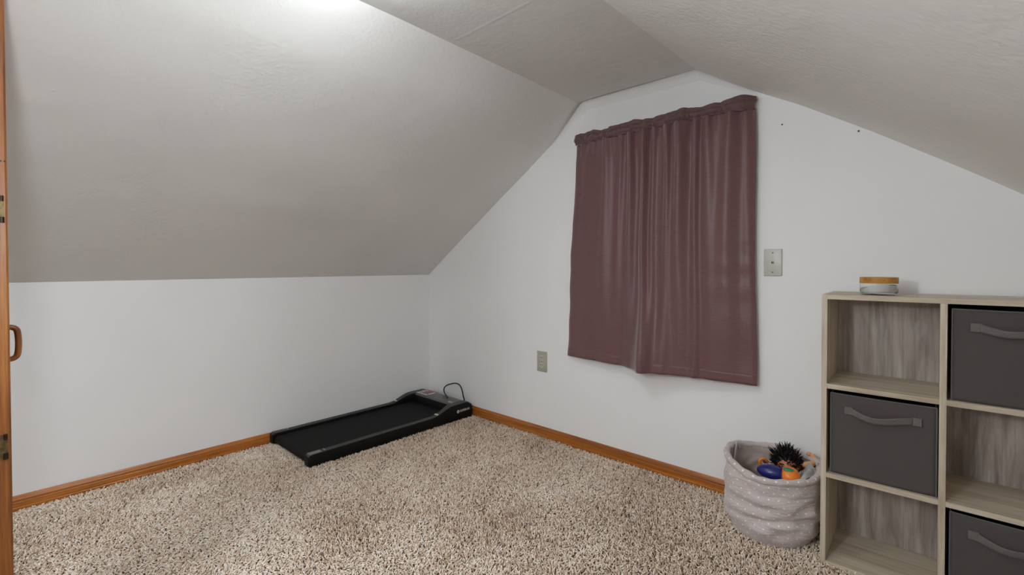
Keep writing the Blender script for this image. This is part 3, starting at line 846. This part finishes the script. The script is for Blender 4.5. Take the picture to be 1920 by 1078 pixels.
# torso and the arm bent up, one skinned surface each
def skinned(name, pts, edges, rad, mat, parent, sub=2):
    base = origin_of(parent)
    me = bpy.data.meshes.new(name); me.from_pydata([tuple(Vector(p) - base) for p in pts], edges, [])
    o = bpy.data.objects.new(name, me); COL.objects.link(o); o.parent = parent
    sk = o.modifiers.new('skin', 'SKIN'); sk.use_smooth_shade = True
    if not me.skin_vertices: pass
    for i, r in enumerate(rad): me.skin_vertices[0].data[i].radius = (r, r)
    me.skin_vertices[0].data[0].use_root = True
    ss = o.modifiers.new('sub', 'SUBSURF'); ss.levels = sub; ss.render_levels = sub
    me.materials.append(mat); return o
T0 = toy_px(1499, 884, .246); T1 = toy_px(1487, 876, .240)
T2 = toy_px(1512, 893, .225)
skinned('clothed_torso', [T0, T1, T2], [(0, 1), (0, 2)], [.026, .020, .022], m_brown, DL)
A0 = toy_px(1503, 871, .262); A1 = toy_px(1520, 871, .272); A2 = toy_px(1531, 866, .270); A3 = toy_px(1524, 856, .281); A4 = toy_px(1520, 853, .284)
arm = [A0, A1, A2, A3, A4]; rad = [.011, .012, .0105, .009, .009]; ed = [(0, 1), (1, 2), (2, 3), (3, 4)]
skinned('arm', arm, ed, rad, m_skin2, DL)
hdir = (A4 - A3).normalized(); hs = hdir.cross(Vector((0, 0, 1))).normalized()
for i, (off, ln) in enumerate(((-.0075, .009), (-.0025, .011), (.0025, .0105), (.0070, .008))):
    b0 = A4 + hs * off; MB().tube([b0, b0 + hdir * ln + Vector((0, 0, .002)), b0 + hdir * (ln + .002) + Vector((0, 0, -.005))], [.0034, .0032, .0024], 8).build('finger', m_skin2, DL, True)
b0 = A3 + hs * .006; MB().tube([b0, b0 + hs * .008 + hdir * .003, b0 + hs * .010 + hdir * .009], [.0034, .0032, .0024], 8).build('thumb', m_skin2, DL, True)

# dark noise-roughened ball, mostly hidden at the right
pd = toy_px(1528, 878, .252)
tag(MB().ball(pd - Vector((0, 0, .012)), .030, .030, .026, 28, None, lambda d: d * (1 + .10 * mn.noise(d * 120))).build('dark_lump', fabric('black_fuzz', lin(20, 16, 14), 300, .95, .4), smooth=True, origin=tuple(pd - Vector((0, 0, .03)))), 'dark fuzzy lump between the doll arm and grey cloth in the basket', 'plush toy')
# grey cloth folded over the right front of the rim
m_cloth = fabric('pale_grey_cloth', lin(168, 168, 164), 400, .85, .3, .06)
q0 = toy_px(1500, 897, .255); q1 = toy_px(1541, 872, .278)
def cloth(u, v):
    a = -.72 + 1.0 * u
    r = .100 + .052 * v
    x = BC.x + r * math.cos(a); y = BC.y + r * math.sin(a)
    z = .236 + .028 * v + .012 * math.sin(v * 9 + u * 4) + .016 * u + .008 * mn.noise(Vector((u * 6, v * 5, 2))) - .02 * (1 - sstep(0, .25, u)) 
    return (x, y, z)
c_o = MB().grid(cloth, 60, 30).build('grey_cloth', m_cloth, smooth=True, origin=(BC.x + .1, BC.y - .05, .24), auto=80)
s_ = c_o.modifiers.new('thick', 'SOLIDIFY'); s_.thickness = .003
tag(c_o, 'crumpled pale grey cloth tucked inside the right side of the basket', 'cloth')

# ------------------------------------------------------------------ carpet pile
def build_pile():
    rng = np.random.default_rng(3)
    sp = .0061
    X0, X1, Y0, Y1 = .014, 3.25, -2.35, -.014
    nx, ny = int((X1 - X0) / sp), int((Y1 - Y0) / sp)
    gx, gy = np.meshgrid(np.arange(nx), np.arange(ny))
    px = X0 + (gx.ravel() + .5 + rng.uniform(-.45, .45, nx * ny)) * sp
    py = Y0 + (gy.ravel() + .5 + rng.uniform(-.45, .45, nx * ny)) * sp
    # leave out tufts squashed under things
    keep = ~((px > .03) & (px < .49) & (py > -1.10) & (py < -.045)) & ~((px > 2.53) & (px < 3.09) & (py > -.26))
    keep &= ((px - BC.x) ** 2 + (py - BC.y) ** 2) > .118 ** 2
    px, py = px[keep], py[keep]; N = len(px)
    # smooth random field for footprints and vacuum strokes
    def field(fx, fy, seed, cells):
        r = np.random.default_rng(seed); g = r.uniform(-1, 1, (cells + 2, cells + 2))
        u = (fx - X0) / 3.4 * cells; v = (fy - Y0) / 3.4 * cells
        i, j = u.astype(int), v.astype(int); a, b = u - i, v - j; a = a * a * (3 - 2 * a); b = b * b * (3 - 2 * b)
        return (g[i, j] * (1 - a) * (1 - b) + g[i + 1, j] * a * (1 - b) + g[i, j + 1] * (1 - a) * b + g[i + 1, j + 1] * a * b)
    f1 = field(px, py, 1, 9) + .6 * field(px, py, 2, 22) + .35 * field(px, py, 5, 60)
    f2 = field(px, py, 3, 10) + .5 * field(px, py, 4, 30)
    ang = rng.uniform(0, 2 * np.pi, N)
    lean = np.clip(rng.normal(.86, .30, N) + .20 * f1, .1, 1.3)
    # shared lean direction by patch, plus a random part
    dx = np.cos(ang) + .45 * f1; dy = np.sin(ang) + .45 * f2; n = np.hypot(dx, dy) + 1e-6; dx /= n; dy /= n
    L = rng.uniform(.011, .0155, N); R = rng.uniform(.0017, .0026, N)
    val = np.clip(rng.normal(.62, .26, N) + .17 * f1, 0, 1)
    S3, K = 4, 4                       # ring sides, rings
    verts = np.zeros((N, K * S3 + 1, 3), np.float32)
    cx, cy, cz = px.copy(), py.copy(), np.zeros(N) - .001
    curl = rng.uniform(-.9, .9, N)
    for kk in range(K):
        t = kk / (K - 1)
        le = lean * (.35 + .9 * t); ca = np.cos(curl * t); sa = np.sin(curl * t)
        hx = dx * ca - dy * sa; hy = dx * sa + dy * ca
        tx, ty, tz = hx * np.sin(le), hy * np.sin(le), np.cos(le)
        if kk > 0:
            cx = cx + tx * L / (K - 1); cy = cy + ty * L / (K - 1); cz = cz + tz * L / (K - 1)
        # ring frame
        bx, by = -hy, hx
        ux, uy, uz = by * tz, -bx * tz, bx * ty - by * tx
        rr = R * (1.0, 1.15, 1.05, .62)[kk]
        for s in range(S3):
            a = 2 * np.pi * s / S3 + kk * .6
            c_, s_ = np.cos(a), np.sin(a)
            verts[:, kk * S3 + s, 0] = cx + rr * (bx * c_ + ux * s_)
            verts[:, kk * S3 + s, 1] = cy + rr * (by * c_ + uy * s_)
            verts[:, kk * S3 + s, 2] = cz + rr * (uz * s_)
    verts[:, -1, 0] = cx + tx * R * .6; verts[:, -1, 1] = cy + ty * R * .6; verts[:, -1, 2] = cz + tz * R * .6
    nv = K * S3 + 1
    q = []
    for kk in range(K - 1):
        for s in range(S3): q.append([kk * S3 + s, kk * S3 + (s + 1) % S3, (kk + 1) * S3 + (s + 1) % S3, (kk + 1) * S3 + s])
    tr = [[(K - 1) * S3 + s, (K - 1) * S3 + (s + 1) % S3, nv - 1] for s in range(S3)]
    q = np.array(q); tr = np.array(tr)
    off = (np.arange(N) * nv)[:, None]
    ql = (off[:, :, None] + q[None]).reshape(N, -1); tl = (off[:, :, None] + tr[None]).reshape(N, -1)
    loops = np.concatenate([ql, tl], 1).ravel().astype(np.int32)
    nq, nt = len(q), len(tr)
    tot = np.tile(np.array([4] * nq + [3] * nt, np.int32), N)
    start = np.concatenate([[0], np.cumsum(tot)[:-1]]).astype(np.int32)
    me = bpy.data.meshes.new('carpet_pile')
    me.vertices.add(N * nv); me.vertices.foreach_set('co', verts.ravel())
    me.loops.add(len(loops)); me.loops.foreach_set('vertex_index', loops)
    me.polygons.add(len(tot)); me.polygons.foreach_set('loop_start', start); me.polygons.foreach_set('loop_total', tot)
    me.polygons.foreach_set('use_smooth', np.ones(len(tot), bool))
    at = me.attributes.new('tuft', 'FLOAT', 'FACE'); at.data.foreach_set('value', np.repeat(val, nq + nt).astype(np.float32))
    me.update(); me.materials.append(m_pile)
    o = bpy.data.objects.new('carpet_pile', me); COL.objects.link(o)
    tag(o, 'shaggy taupe carpet pile covering the floor', 'carpet', kind='stuff')
build_pile()
